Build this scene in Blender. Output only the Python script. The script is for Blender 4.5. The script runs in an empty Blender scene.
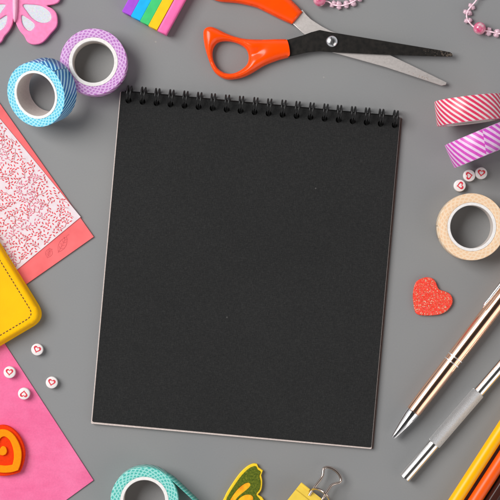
import bpy, bmesh, math, random
from mathutils import Vector, Matrix, Euler
from mathutils.geometry import delaunay_2d_cdt

# ------------------------------------------------------------------ units
S = 0.0006          # one photo pixel on the tabletop, in metres
D = 2000.0          # camera height above the tabletop, in the same pixels
sc = bpy.context.scene
COL = sc.collection
PI = math.pi

# ------------------------------------------------------------------ camera
cam_d = bpy.data.cameras.new("camera")
cam = bpy.data.objects.new("camera", cam_d)
COL.objects.link(cam)
cam.location = (0, 0, D * S)
cam_d.sensor_width = 36
cam_d.lens = 18.0 / (250.0 / D)
cam_d.clip_start = 0.05
cam_d.clip_end = 50
sc.camera = cam
sc.render.resolution_x = 1024
sc.render.resolution_y = 1024

# ------------------------------------------------------------------ studio surroundings
w = bpy.data.worlds.new("World")
sc.world = w
w.use_nodes = True
nt = w.node_tree
bg = nt.nodes["Background"]
tc = nt.nodes.new("ShaderNodeTexCoord")
sx = nt.nodes.new("ShaderNodeSeparateXYZ")
rp = nt.nodes.new("ShaderNodeValToRGB")
nt.links.new(tc.outputs["Generated"], sx.inputs[0])
nt.links.new(sx.outputs["Z"], rp.inputs[0])
nt.links.new(rp.outputs[0], bg.inputs[0])
e = rp.color_ramp.elements
e[0].position = 0.0;  e[0].color = (0.85, 0.86, 0.90, 1)
e[1].position = 1.0;  e[1].color = (0.03, 0.03, 0.03, 1)
m_ = e.new(0.55); m_.color = (0.62, 0.62, 0.64, 1)
m_ = e.new(0.84); m_.color = (0.09, 0.09, 0.09, 1)
bg.inputs[1].default_value = 0.86

def area(name, loc, size, power, color, target=(0, 0, 0), size_y=None):
    l = bpy.data.lights.new(name, 'AREA')
    l.shape = 'RECTANGLE'; l.size = size; l.size_y = size_y or size
    l.energy = power; l.color = color
    o = bpy.data.objects.new(name, l); COL.objects.link(o)
    o.location = loc
    o.rotation_euler = (Vector(target) - Vector(loc)).to_track_quat('-Z', 'Y').to_euler()
    return o
area("key_softbox", (-1.65, 0.72, 2.0), 1.6, 81, (1.0, 0.99, 0.975))
area("side_fill", (1.35, -1.0, 1.1), 1.2, 7, (1.0, 0.95, 0.90), size_y=1.5)  # added fill, placed to brighten the right side of the metal pen

sc.view_settings.view_transform = 'Standard'
sc.view_settings.look = 'None'
sc.view_settings.exposure = 0.0
sc.view_settings.gamma = 1.0

# ------------------------------------------------------------------ helpers: points
def P(x, y, z=0.0):
    """point of the tabletop scene at height z (pixels) that stands over photo pixel x, y"""
    f = (D - z) / D
    return Vector(((x - 250) * f * S, (250 - y) * f * S, z * S))

def smooth(pts, n=6, closed=True):
    out = []
    L = len(pts)
    rng = range(L) if closed else range(L - 1)
    for i in rng:
        if closed:
            p0, p1, p2, p3 = (pts[(i + k) % L] for k in (-1, 0, 1, 2))
        else:
            p1, p2 = pts[i], pts[i + 1]
            p0 = pts[i - 1] if i > 0 else p1
            p3 = pts[i + 2] if i + 2 < L else p2
        for j in range(n):
            t = j / n
            out.append(tuple(0.5 * ((2 * b) + (-a + c) * t + (2 * a - 5 * b + 4 * c - d) * t * t +
                       (-a + 3 * b - 3 * c + d) * t ** 3) for a, b, c, d in zip(p0, p1, p2, p3)))
    if not closed:
        out.append(tuple(pts[-1]))
    return out

def roundrect(pts, r, n=8):
    """polygon with corners rounded"""
    out = []
    L = len(pts)
    for i in range(L):
        p = Vector(pts[i]); a = Vector(pts[i - 1]); b = Vector(pts[(i + 1) % L])
        da = (a - p).normalized(); db = (b - p).normalized()
        ang = da.angle(db)
        tl = r / math.tan(ang / 2)
        s, e_ = p + da * tl, p + db * tl
        for k in range(n + 1):
            t = k / n
            q = (1 - t) ** 2 * s + 2 * t * (1 - t) * (p * 0.9 + (s + e_) * 0.05) + t * t * e_
            out.append((q.x, q.y))
    return out

# ------------------------------------------------------------------ helpers: objects
def link(name, me, mats, parent=None):
    o = bpy.data.objects.new(name, me)
    COL.objects.link(o)
    if not isinstance(mats, (list, tuple)): mats = [mats]
    if len(me.materials) == 0:
        for m in mats: me.materials.append(m)
    if parent is not None:
        o.parent = parent
        inv = parent['_inv'] if '_inv' in parent else None
    return o

def world_part(name, me, mats, parent):
    """mesh given in world coordinates, re-expressed in its thing's frame"""
    base = parent
    loc = Vector((0, 0, 0))
    while base is not None:
        loc += base.location
        base = base.parent
    me.transform(Matrix.Translation(-loc))
    return link(name, me, mats, parent)

def world_thing(name, me, mats, label, cat, group=None):
    c = Vector((0, 0, 0))
    for v in me.vertices: c += v.co
    c /= len(me.vertices)
    c.z = min(v.co.z for v in me.vertices)
    me.transform(Matrix.Translation(-c))
    o = link(name, me, mats)
    o.location = c
    return tag(o, label, cat, group)

def tag(o, label, cat, group=None):
    o['label'] = label; o['category'] = cat
    if group: o['group'] = group
    return o

def thing(name, loc, label, cat, group=None, rot=(0, 0, 0)):
    o = bpy.data.objects.new(name, None)
    COL.objects.link(o)
    o.empty_display_size = 0.01
    o.location = loc; o.rotation_euler = rot
    return tag(o, label, cat, group)

def copy_tree(o, parent=None):
    c = o.copy(); COL.objects.link(c); c.parent = parent
    for ch in [x for x in list(COL.objects) if x.parent == o]:
        copy_tree(ch, c)
    return c

def shade(me, flat_top=True):
    for p in me.polygons:
        p.use_smooth = not (flat_top and abs(p.normal.z) > 0.985)

# ------------------------------------------------------------------ helpers: meshes
def curve_mesh(cu):
    o = bpy.data.objects.new("tmp", cu); COL.objects.link(o)
    dg = bpy.context.evaluated_depsgraph_get(); dg.update()
    me = bpy.data.meshes.new_from_object(o.evaluated_get(dg))
    bpy.data.objects.remove(o); bpy.data.curves.remove(cu)
    me.materials.clear()
    return me

def plate(pts, z0, z1, bev=0.3, holes=(), local=False, res=2):
    """solid sheet with an outline given in photo pixels; z in pixels"""
    cu = bpy.data.curves.new("tmp", 'CURVE'); cu.dimensions = '2D'; cu.fill_mode = 'BOTH'
    for ring in [pts] + list(holes):
        sp = cu.splines.new('POLY'); sp.points.add(len(ring) - 1); sp.use_cyclic_u = True
        for i, q in enumerate(ring):
            v = Vector((q[0] * S, q[1] * S, 0)) if local else P(q[0], q[1], z1)
            sp.points[i].co = (v.x, v.y, 0, 1)
    h = (z1 - z0) * S / 2
    b = min(bev * S, h * 0.95)
    cu.bevel_depth = b; cu.bevel_resolution = res; cu.extrude = h - b; cu.offset = -b
    me = curve_mesh(cu)
    me.transform(Matrix.Translation((0, 0, (z0 + z1) * S / 2)))
    shade(me)
    return me

def tube(pts, r, closed=False, local=False, res=5):
    cu = bpy.data.curves.new("tmp", 'CURVE'); cu.dimensions = '3D'
    sp = cu.splines.new('POLY'); sp.points.add(len(pts) - 1); sp.use_cyclic_u = closed
    for i, q in enumerate(pts):
        v = Vector(q) * S if local else P(*q)
        sp.points[i].co = (*v, 1)
    cu.bevel_depth = r * S; cu.bevel_resolution = res; cu.use_fill_caps = True
    me = curve_mesh(cu)
    for p in me.polygons: p.use_smooth = True
    return me

def inside(p, ring):
    x, y = p; c = False; j = len(ring) - 1
    for i in range(len(ring)):
        xi, yi = ring[i]; xj, yj = ring[j]
        if (yi > y) != (yj > y) and x < (xj - xi) * (y - yi) / (yj - yi) + xi: c = not c
        j = i
    return c

def dist_edge(p, rings):
    best = 1e9; px, py = p
    for ring in rings:
        L = len(ring)
        for i in range(L):
            ax, ay = ring[i]; bx, by = ring[(i + 1) % L]
            dx, dy = bx - ax, by - ay
            l2 = dx * dx + dy * dy
            t = 0 if l2 == 0 else max(0, min(1, ((px - ax) * dx + (py - ay) * dy) / l2))
            ex, ey = ax + t * dx - px, ay + t * dy - py
            d2 = ex * ex + ey * ey
            if d2 < best: best = d2
    return math.sqrt(best)

def dome(pts, z0, ze, z1, r, holes=(), step=1.6, zfun=None, cut=None):
    """solid with an inflated top: edge of the top at ze, rising to z1 within r pixels of the outline"""
    rings = [list(map(tuple, pts))] + [list(map(tuple, h)) for h in holes]
    v2, ed = [], []
    for ring in rings:
        b = len(v2)
        for i, q in enumerate(ring):
            v2.append(Vector(q)); ed.append((b + i, b + (i + 1) % len(ring)))
    segs_ = [(r_[i], r_[(i + 1) % len(r_)]) for r_ in rings for i in range(len(r_))]
    drings = []
    for a_, b_ in segs_:
        if cut and cut(a_) and cut(b_): continue
        drings.append([a_, b_])
    # rows following the outline, close to it
    xs = [q[0] for q in pts]; ys = [q[1] for q in pts]
    y = min(ys) + step / 2; row = 0
    while y < max(ys):
        x = min(xs) + (step / 2 if row % 2 else step)
        while x < max(xs):
            if inside((x, y), rings[0]) and not any(inside((x, y), h) for h in rings[1:]):
                if dist_edge((x, y), rings) > step * 0.8: v2.append(Vector((x, y)))
            x += step
        y += step * 0.866; row += 1
    for ring in rings:
        L = len(ring)
        for i in range(L):
            a = Vector(ring[i]); b = Vector(ring[(i + 1) % L]); pr = Vector(ring[i - 1])
            tdir = (b - pr)
            if tdir.length == 0: continue
            nrm = Vector((-tdir.y, tdir.x)).normalized()
            for sg in (1, -1):
                q = a + nrm * sg * step * 0.35
                if inside(q, rings[0]) and not any(inside(q, h) for h in rings[1:]) and abs(dist_edge(q, rings) - step * 0.35) < step * 0.12:
                    v2.append(q)
    vo, eo, fo, *_ = delaunay_2d_cdt(v2, ed, [], 0, 1e-5)
    bm = bmesh.new()
    top = []
    for q in vo:
        d = dist_edge(q, drings) if cut else dist_edge(q, rings)
        t = min(d / r, 1)
        z = ze + (z1 - ze) * math.sqrt(max(0, 1 - (1 - t) ** 2))
        if zfun: z += zfun(q.x, q.y)
        f = (D - z1) / D
        top.append(bm.verts.new(((q.x - 250) * f * S, (250 - q.y) * f * S, z * S)))
    bm.verts.ensure_lookup_table()
    for f in fo:
        c = sum((vo[i] for i in f), Vector((0, 0))) / 3
        if inside(c, rings[0]) and not any(inside(c, h) for h in rings[1:]):
            try: bm.faces.new([top[i] for i in f])
            except ValueError: pass
    bmesh.ops.recalc_face_normals(bm, faces=bm.faces)
    if sum(f.normal.z for f in bm.faces) < 0: bmesh.ops.reverse_faces(bm, faces=bm.faces)
    for v in [v for v in bm.verts if not v.link_faces]: bm.verts.remove(v)
    be = [e_ for e_ in bm.edges if e_.is_boundary]
    ret = bmesh.ops.extrude_edge_only(bm, edges=be)
    for v in [g for g in ret['geom'] if isinstance(g, bmesh.types.BMVert)]: v.co.z = z0 * S
    bmesh.ops.recalc_face_normals(bm, faces=bm.faces)
    me = bpy.data.meshes.new("m"); bm.to_mesh(me); bm.free()
    for p in me.polygons: p.use_smooth = True
    return me

def lathe(profile, seg=128, slots=None, closed=True):
    """revolve (r, z) pixel profile about z"""
    vs, fs, mi = [], [], []
    n = len(profile)
    for i in range(seg):
        a = 2 * PI * i / seg
        for r, z in profile: vs.append((r * math.cos(a) * S, r * math.sin(a) * S, z * S))
    for i in range(seg):
        j = (i + 1) % seg
        for k in range(n if closed else n - 1):
            l = (k + 1) % n
            fs.append((i * n + k, j * n + k, j * n + l, i * n + l)); mi.append(slots[k] if slots else 0)
    me = bpy.data.meshes.new("m"); me.from_pydata(vs, [], fs)
    for p, m in zip(me.polygons, mi): p.material_index = m
    bm = bmesh.new(); bm.from_mesh(me)
    if not closed:
        bm.verts.ensure_lookup_table()
        for k in (0, n - 1):
            if profile[k][0] > 1e-6: bm.faces.new([bm.verts[i * n + k] for i in range(seg)])
        bmesh.ops.remove_doubles(bm, verts=bm.verts, dist=1e-8)
    bmesh.ops.recalc_face_normals(bm, faces=bm.faces)
    bm.to_mesh(me); bm.free()
    for p in me.polygons: p.use_smooth = True
    me.set_sharp_from_angle(angle=math.radians(38))
    return me

# ------------------------------------------------------------------ helpers: materials
class Mat:
    def __init__(s, name, base=(0.5, 0.5, 0.5), rough=0.5, metal=0.0, spec=0.5, coat=0.0):
        s.m = bpy.data.materials.new(name); s.m.use_nodes = True
        s.t = s.m.node_tree; s.b = s.t.nodes["Principled BSDF"]
        s.b.inputs["Base Color"].default_value = (*base, 1)
        s.b.inputs["Roughness"].default_value = rough
        s.b.inputs["Metallic"].default_value = metal
        s.b.inputs["Specular IOR Level"].default_value = spec
        s.b.inputs["Coat Weight"].default_value = coat
        s.base = base
        s.co = s.n("ShaderNodeTexCoord").outputs["Object"]
    def n(s, kind, **kw):
        nd = s.t.nodes.new(kind)
        for k, v in kw.items(): setattr(nd, k, v)
        return nd
    def l(s, a, b): s.t.links.new(a, b)
    def math(s, op, a, b=None, c=None):
        nd = s.n("ShaderNodeMath", operation=op)
        for i, v in enumerate((a, b, c)):
            if v is None: continue
            if isinstance(v, (int, float)): nd.inputs[i].default_value = v
            else: s.l(v, nd.inputs[i])
        return nd.outputs[0]
    def noise(s, scale, detail=4, rough=0.6, co=None):
        nd = s.n("ShaderNodeTexNoise")
        nd.inputs["Scale"].default_value = scale; nd.inputs["Detail"].default_value = detail
        nd.inputs["Roughness"].default_value = rough
        s.l(co or s.co, nd.inputs["Vector"])
        return nd.outputs["Fac"]
    def ramp(s, fac, stops):
        nd = s.n("ShaderNodeValToRGB")
        el = nd.color_ramp.elements
        while len(el) < len(stops): el.new(0.5)
        for e_, (p, c) in zip(el, stops):
            e_.position = p; e_.color = (*c, 1)
        s.l(fac, nd.inputs[0])
        return nd.outputs[0]
    def mix(s, fac, a, b, mode='MIX'):
        nd = s.n("ShaderNodeMix", data_type='RGBA', blend_type=mode)
        for i, v in ((0, fac), (6, a), (7, b)):
            if isinstance(v, (int, float)): nd.inputs[i].default_value = v
            elif isinstance(v, tuple): nd.inputs[i].default_value = (*v, 1)
            else: s.l(v, nd.inputs[i])
        return nd.outputs[2]
    def color(s, out): s.l(out, s.b.inputs["Base Color"]); return s
    def mottle(s, scale, amt=0.12, lo=0.35, hi=0.65, detail=4, base=None):
        f = s.noise(scale, detail)
        b = base if base is not None else s.base
        d = tuple(c * (1 - amt) for c in s.base); u = tuple(min(1, c * (1 + amt)) for c in s.base)
        if base is None:
            return s.color(s.ramp(f, [(lo, d), (hi, u)]))
        g = s.ramp(f, [(lo, (1 - amt,) * 3), (hi, (1, 1, 1))])
        return s.color(s.mix(1.0, base, g, 'MULTIPLY'))
    def bump(s, h, strength=0.3, dist=0.0001):
        nd = s.n("ShaderNodeBump"); nd.inputs["Strength"].default_value = strength
        nd.inputs["Distance"].default_value = dist
        s.l(h, nd.inputs["Height"]); s.l(nd.outputs[0], s.b.inputs["Normal"])
        return s
    def polar(s):
        sp = s.n("ShaderNodeSeparateXYZ"); s.l(s.co, sp.inputs[0])
        th = s.math('ARCTAN2', sp.outputs[1], sp.outputs[0])
        r = s.math('SQRT', s.math('ADD', s.math('MULTIPLY', sp.outputs[0], sp.outputs[0]),
                                  s.math('MULTIPLY', sp.outputs[1], sp.outputs[1])))
        return th, s.math('DIVIDE', r, S), s.math('DIVIDE', sp.outputs[2], S)

def simple(name, base, rough=0.5, metal=0.0, nscale=900, amt=0.08, bump=0.15, bscale=1500, **kw):
    m = Mat(name, base, rough, metal, **kw)
    m.mottle(nscale, amt)
    m.bump(m.noise(bscale, 5), bump, 0.00008)
    return m.m

# the tabletop
m = Mat("painted_grey_board", (0.28, 0.275, 0.27), 0.5, spec=0.4)
big = m.noise(9, 3)
fine = m.noise(1400, 6, 0.7)
c1 = m.ramp(big, [(0.3, (0.240, 0.245, 0.251)), (0.7, (0.266, 0.265, 0.263))])
c2 = m.mix(1.0, c1, m.ramp(fine, [(0.3, (0.91, 0.91, 0.91)), (0.7, (1, 1, 1))]), 'MULTIPLY')
vs_ = m.n("ShaderNodeTexVoronoi"); vs_.inputs["Scale"].default_value = 60; m.l(m.co, vs_.inputs["Vector"])
spk = m.math('LESS_THAN', vs_.outputs["Distance"], 0.035)
stn = m.math('MULTIPLY', m.math('GREATER_THAN', m.noise(18, 6, 0.75), 0.66), m.math('GREATER_THAN', m.noise(240, 4, 0.7), 0.5))
c2 = m.mix(m.math('MULTIPLY', stn, 0.10), c2, (0.33, 0.30, 0.28))
pick = m.math('MULTIPLY', spk, m.math('GREATER_THAN', m.noise(31, 1), 0.56))
m.color(m.mix(m.math('MULTIPLY', pick, 0.35), c2, (0.45, 0.42, 0.38)))
m.bump(m.math('ADD', m.noise(500, 4), m.math('MULTIPLY', m.noise(60, 3), 2.0)), 0.18, 0.0001)
M_table = m.m

# ------------------------------------------------------------------ the surface
me = bpy.data.meshes.new("tabletop")
t_ = 0.9
me.from_pydata([(-t_, -t_, 0), (t_, -t_, 0), (t_, t_, 0), (-t_, t_, 0)], [], [(0, 1, 2, 3)])
tb = link("tabletop", me, M_table); tb['kind'] = 'structure'

# ================================================================== NOTEPAD
m = Mat("black_paper", (0.038, 0.038, 0.038), 0.85, spec=0.2)
fb = m.noise(1500, 6, 0.75)
mp = m.n("ShaderNodeMapping"); mp.inputs["Scale"].default_value = (3000, 500, 500); m.l(m.co, mp.inputs[0])
f1 = m.noise(1.0, 3, 0.6, mp.outputs[0])
mp2 = m.n("ShaderNodeMapping"); mp2.inputs["Scale"].default_value = (500, 3000, 500); m.l(m.co, mp2.inputs[0])
f2 = m.noise(1.0, 3, 0.6, mp2.outputs[0])
fz = m.math('ADD', m.math('MULTIPLY', f1, 0.5), m.math('MULTIPLY', f2, 0.5))
fz = m.math('ADD', m.math('MULTIPLY', fz, 0.6), m.math('MULTIPLY', fb, 0.4))
kc = m.ramp(fz, [(0.37, (0.0105, 0.011, 0.0115)), (0.5, (0.0188, 0.0188, 0.0188)), (0.63, (0.033, 0.0328, 0.032))])
kc = m.mix(1.0, kc, m.ramp(m.noise(14, 4, 0.6), [(0.3, (0.86, 0.86, 0.86)), (0.7, (1, 1, 1))]), 'MULTIPLY')
vd = m.n("ShaderNodeTexVoronoi"); vd.inputs["Scale"].default_value = 95; m.l(m.co, vd.inputs["Vector"])
sp1 = m.n("ShaderNodeSeparateColor"); m.l(vd.outputs["Color"], sp1.inputs[0])
dust = m.math('MULTIPLY', m.math('LESS_THAN', vd.outputs["Distance"], 0.045), m.math('GREATER_THAN', sp1.outputs[0], 0.90))
m.color(m.mix(m.math('MULTIPLY', dust, 0.2), kc, (0.30, 0.29, 0.28)))
m.bump(fz, 0.5, 0.00012)
M_black = m.m
M_page = simple("page_edges", (0.64, 0.54, 0.50), 0.8, amt=0.1, bump=0.3)
M_board = simple("brown_backing_board", (0.11, 0.07, 0.06), 0.85, amt=0.12)
m = Mat("black_wire", (0.006, 0.006, 0.006), 0.3, spec=0.4); M_wire = m.m

u = Vector((279.3, 25.8)).normalized(); v = Vector((-28.9, 330.3)).normalized()
TL = Vector((121.0, 91.3)); W_, H_ = 280.3, 331.8
def nb(a, b): q = TL + u * a + v * b; return (q.x, q.y)
note = thing("spiral_notepad", P(*nb(W_ / 2, H_ / 2), 0), "large blank black notepad with wire spiral binding along its top edge", "notepad")
hx = [8.3 + i * (267.3 / 19) for i in range(20)]
def ell(cx, cy, rx, ry, n=18):
    return [(TL + u * (cx + rx * math.cos(2 * PI * k / n)) + v * (cy + ry * math.sin(2 * PI * k / n)))[:] for k in range(n)]
holes = [ell(x, 8.4, 2.9, 3.1) for x in hx]
wide_holes = [ell(x, 8.4, 4.4, 4.6) for x in hx]
world_part("backing_board", plate(roundrect([nb(-0.6, 0.6), nb(W_ + 2.2, 0.6), nb(W_ + 2.2, H_ + 1.2), nb(-0.6, H_ + 1.6)], 1.5), 0.25, 1.5, 0.2), M_board, note)
world_part("hole_shade_sheet", plate(roundrect([nb(0.2, 0.5), nb(W_ + 0.9, 0.5), nb(W_ + 0.9, H_ + 0.9), nb(0.2, H_ + 0.9)], 1.2), 1.52, 1.75, 0.05), M_black, note)  # black sheet added to give the punched holes their shade
world_part("page_block", plate(roundrect([nb(-0.8, 0.4), nb(W_ + 0.35, 0.4), nb(W_ + 0.6, H_ + 1.5), nb(-1.0, H_ + 1.9)], 1.2), 1.8, 4.7, 0.25, wide_holes), M_page, note)
world_part("cover", plate(roundrect([nb(0, 0), nb(W_, 0), nb(W_, H_), nb(0, H_)], 1.6), 4.9, 5.7, 0.15, holes), M_black, note)
# binding loops: wire circle through each hole, round the top edge
def loop_mesh():
    pts_all = []
    for sgn in (-1, 1):
        pts = []
        for k in range(33):
            a = 2 * PI * k / 32
            yy = 1.0 + 7.2 * math.cos(a)          # down the page
            zz = 7.4 + 7.2 * math.sin(a)
            wob = (1 - math.cos(a)) / 2          # 0 at the hole, 1 beyond the edge
            xx = sgn * (0.75 + 0.95 * min(1, wob * 2.2))
            pts.append((xx, -yy, zz))
        pts_all.append(tube(pts[:-1], 0.92, closed=True, local=True, res=3))
    bm = bmesh.new()
    for q in pts_all: bm.from_mesh(q)
    me = bpy.data.meshes.new("binding_loop"); bm.to_mesh(me); bm.free()
    for p in me.polygons: p.use_smooth = True
    me.materials.append(M_wire)
    return me
lm = loop_mesh()
rr = random.Random(4)
for i, x in enumerate(hx):
    o = bpy.data.objects.new("binding_loop", lm); COL.objects.link(o); o.parent = note
    q = nb(x, 0.4)
    o.location = P(q[0], q[1], 7) - note.location
    o.location.z = 0
    o.rotation_euler = (0, 0, -math.radians(5.2) + rr.uniform(-0.07, 0.07))
world_part("edge_shadow_wire", tube([(*nb(4, -0.5), 3.0), (*nb(W_ - 3, -0.5), 3.0)], 0.7, res=3), M_wire, note)  # connecting wire, also standing in for the shadow line along the top edge

# ================================================================== PAPERS AND CARDS
m = Mat("coral_card", (0.85, 0.13, 0.14), 0.75)
m.color(m.ramp(m.noise(60, 4), [(0.35, (0.80, 0.125, 0.13)), (0.65, (0.90, 0.165, 0.17))]))
m.bump(m.noise(1800, 5), 0.3, 0.00008)
M_coral = m.m
M_emboss = simple("embossed_ink", (0.66, 0.10, 0.11), 0.8, amt=0.15)
def leaf_outline_strokes():
    """two faint leaves printed on the coral card: closed leaf outline plus a vein, as thin strips"""
    segs = []
    def leaf(cx, cy, L, wd, ang):
        def R(x, y): return (cx + x * math.cos(ang) - y * math.sin(ang), cy + x * math.sin(ang) + y * math.cos(ang))
        for sg in (-1, 1):
            segs.append([R(-L + 2 * L * t / 14, sg * wd * math.sin(PI * t / 14) ** 0.8) for t in range(15)])
        segs.append([R(-L * 1.1, 0), R(L * 0.6, 0)])
        for k in range(4):
            s0 = -L * 0.6 + k * L * 0.4
            segs.append([R(s0, 0), R(s0 + 2.0, wd * 0.55)]); segs.append([R(s0, 0), R(s0 + 2.0, -wd * 0.55)])
    leaf(62.5, 244.5, 8.5, 3.6, math.radians(-62))
    leaf(49.0, 253.0, 4.8, 3.4, math.radians(-70))
    segs.append([(66.3, 236.9), (67.4, 235.2), (69.2, 234.4)])
    return segs
def strips(segs, wd, z):
    vs, fs = [], []
    for s in segs:
        for i in range(len(s) - 1):
            a, b = Vector(s[i]), Vector(s[i + 1]); d = (b - a)
            if d.length < 1e-6: continue
            n_ = Vector((-d.y, d.x)).normalized() * wd / 2; d = d.normalized() * wd * 0.2
            k = len(vs)
            zz = z + 0.0025 * (len(fs) % 24)
            for q in (a - n_ - d, b - n_ + d, b + n_ + d, a + n_ - d): vs.append(P(q.x, q.y, zz))
            fs.append((k, k + 3, k + 2, k + 1))
    return vs, fs
def join_faces(me, vs, fs, slot):
    bm = bmesh.new(); bm.from_mesh(me)
    nv = [bm.verts.new(q) for q in vs]
    for f in fs:
        fc = bm.faces.new([nv[i] for i in f]); fc.normal_update()
        if fc.normal.z < 0: fc.normal_flip()
        fc.material_index = slot
    bm.to_mesh(me); bm.free()
    return me
card = plate([(93.8, 236.8), (25.5, 284.8), (-85, 128), (-16.8, 80.0)], 0.1, 2.0, 0.25)
card.materials.append(M_coral); card.materials.append(M_emboss)
vs, fs = strips(leaf_outline_strokes(), 0.55, 2.06)
join_faces(card, vs, fs, 1)
world_thing("coral_card", card, [M_coral, M_emboss], "coral red card with faint leaf drawing, mostly under the leaf patterned paper", "card")

M_paperw = simple("white_paper", (0.78, 0.67, 0.70), 0.8, nscale=300, amt=0.05)
m = Mat("red_leaf_print", (0.72, 0.06, 0.08), 0.8); m.mottle(300, 0.15); M_leaf = m.m
m = Mat("pink_leaf_print", (0.72, 0.16, 0.24), 0.8); m.mottle(300, 0.15); M_leaf2 = m.m
M_stem = simple("stem_print", (0.60, 0.09, 0.10), 0.8)
paper = plate([(80.7, 216.9), (1.5, 282.6), (-116, 141), (-36, 75), (-10, 112.5)][:4], 2.1, 2.9, 0.12)
for q in (M_paperw, M_leaf, M_leaf2, M_stem): paper.materials.append(q)
rl = random.Random(11)
corner = Vector((80.7, 216.9)); e1 = (Vector((1.5, 282.6)) - corner).normalized(); e2 = (Vector((-36, 75)) - corner).normalized()
def on_paper(q, mg=1.0):
    d = q - corner
    return d.dot(e1) > mg and d.dot(e2) > mg and q.x > -14 and q.dot(Vector((0, 1))) < 300
occ = []
lv, lf, lm_ = [], [], []
def add_leaf(c, ang, L, wd, slot):
    L *= 1.04; wd *= 0.98; k = len(lv); ca, sa = math.cos(ang), math.sin(ang)
    for a, b in ((-L, 0), (-L * 0.35, -wd * 0.8), (L * 0.35, -wd), (L, 0), (L * 0.35, wd), (-L * 0.35, wd * 0.8)):
        q = (c.x + a * ca - b * sa, c.y + a * sa + b * ca); lv.append(P(*q, 2.96 + 0.0035 * (len(lm_) % 60)))
    lf.append(tuple(range(k, k + 6))); lm_.append(slot)
stems = []
def sprig(start, ang, length, curve, draw=True):
    q = start.copy(); a = ang; n_ = int(length / 2.8); pts = [q.copy()]
    for i in range(n_):
        a += curve + rl.uniform(-0.08, 0.08); q = q + Vector((math.cos(a), math.sin(a))) * 2.8
        pts.append(q.copy())
        for sg in (-1, 1):
            la = a + sg * 0.8 + rl.uniform(-0.15, 0.15)
            c = q + Vector((math.cos(la), math.sin(la))) * 2.4
            if on_paper(c, 1.4) and all((c - o_).length > 2.3 for o_ in occ):
                occ.append(c); add_leaf(c, la, 1.55, 0.62, 1 if (c.x + c.y * 0.4 + 12 * math.sin(c.y * .11)) % 60 < 42 else 2)
    c = q + Vector((math.cos(a), math.sin(a))) * 2.2
    if on_paper(c, 1.4) and all((c - o_).length > 2.2 for o_ in occ): occ.append(c); add_leaf(c, a, 1.5, 0.6, 1)
    if draw and all(on_paper(s_, 0.6) for s_ in pts) : stems.append([tuple(s_) for s_ in pts])
vine_n = 0
for row in range(12):
    for colm in range(12):
        st = corner + e1 * (6 + row * 11.5 + rl.uniform(-2, 2)) + e2 * (4 + colm * 12.5 + rl.uniform(-3, 3))
        if not on_paper(st, 1): continue
        a0 = rl.uniform(0, 2 * PI)
        for k in range(3):
            sprig(st, a0 + k * 2.1 + rl.uniform(-.3, .3), rl.uniform(8, 14), rl.choice((-1, 1)) * rl.uniform(0.05, 0.14), rl.random() < 0.55)
for k in range(260):
    st = corner + e1 * rl.uniform(2, 103) + e2 * rl.uniform(2, 145)
    sprig(st, rl.uniform(0.4, 2.2), rl.uniform(5, 10), rl.uniform(-0.1, 0.1), False)
# longer curling vines
for k in range(9):
    st = corner + e1 * rl.uniform(8, 90) + e2 * rl.uniform(8, 130)
    a = rl.uniform(0, 6.28); q = st.copy(); pts = []
    cv = rl.choice((-1, 1)) * rl.uniform(0.12, 0.2)
    for i in range(16):
        a += cv; q = q + Vector((math.cos(a), math.sin(a))) * 1.3
        if on_paper(q, 0.8): pts.append(tuple(q))
        else: break
    if len(pts) > 4: stems.append(pts)
bm = bmesh.new(); bm.from_mesh(paper)
nv = [bm.verts.new(q) for q in lv]
for f, s_ in zip(lf, lm_):
    fc = bm.faces.new([nv[i] for i in f]); fc.normal_update()
    if fc.normal.z < 0: fc.normal_flip()
    fc.material_index = s_
bm.to_mesh(paper); bm.free()
stems = [smooth(q, 4, closed=False) if len(q) > 2 else q for q in stems]
vs, fs = strips(stems, 0.36, 3.19)
join_faces(paper, vs, fs, 3)
world_thing("patterned_paper", paper, [M_paperw, M_leaf, M_leaf2, M_stem], "white paper printed with red leaves, lying on the coral card", "paper")

m = Mat("pink_felt", (0.86, 0.16, 0.34), 0.9, spec=0.2)
a_ = m.noise(28, 4, 0.65); b_ = m.noise(900, 6, 0.8)
mpf = m.n("ShaderNodeMapping"); mpf.inputs["Scale"].default_value = (70, 260, 50); mpf.inputs["Rotation"].default_value = (0, 0, -0.35); m.l(m.co, mpf.inputs[0])
st_ = m.noise(1.0, 5, 0.7, mpf.outputs[0])
mix_ = m.math('ADD', m.math('MULTIPLY', a_, 0.75), m.math('MULTIPLY', st_, 0.25))
c_ = m.ramp(mix_, [(0.34, (0.82, 0.13, 0.30)), (0.66, (0.93, 0.21, 0.41))])
c_ = m.mix(1.0, c_, m.ramp(b_, [(0.3, (0.86, 0.86, 0.86)), (0.65, (1, 1, 1))]), 'MULTIPLY')
m.color(c_); m.bump(m.math('ADD', b_, st_), 0.3, 0.0002)
M_felt = m.m
fel = plate([(93.6, 480.3), (-10, 555), (-110, 402), (3.0 - 14.0, 319.5)], 0.1, 1.6, 0.3)
world_thing("pink_sheet", fel, [M_felt], "bright pink felt sheet with its corner pointing right, under the orange heart", "felt sheet")

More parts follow.
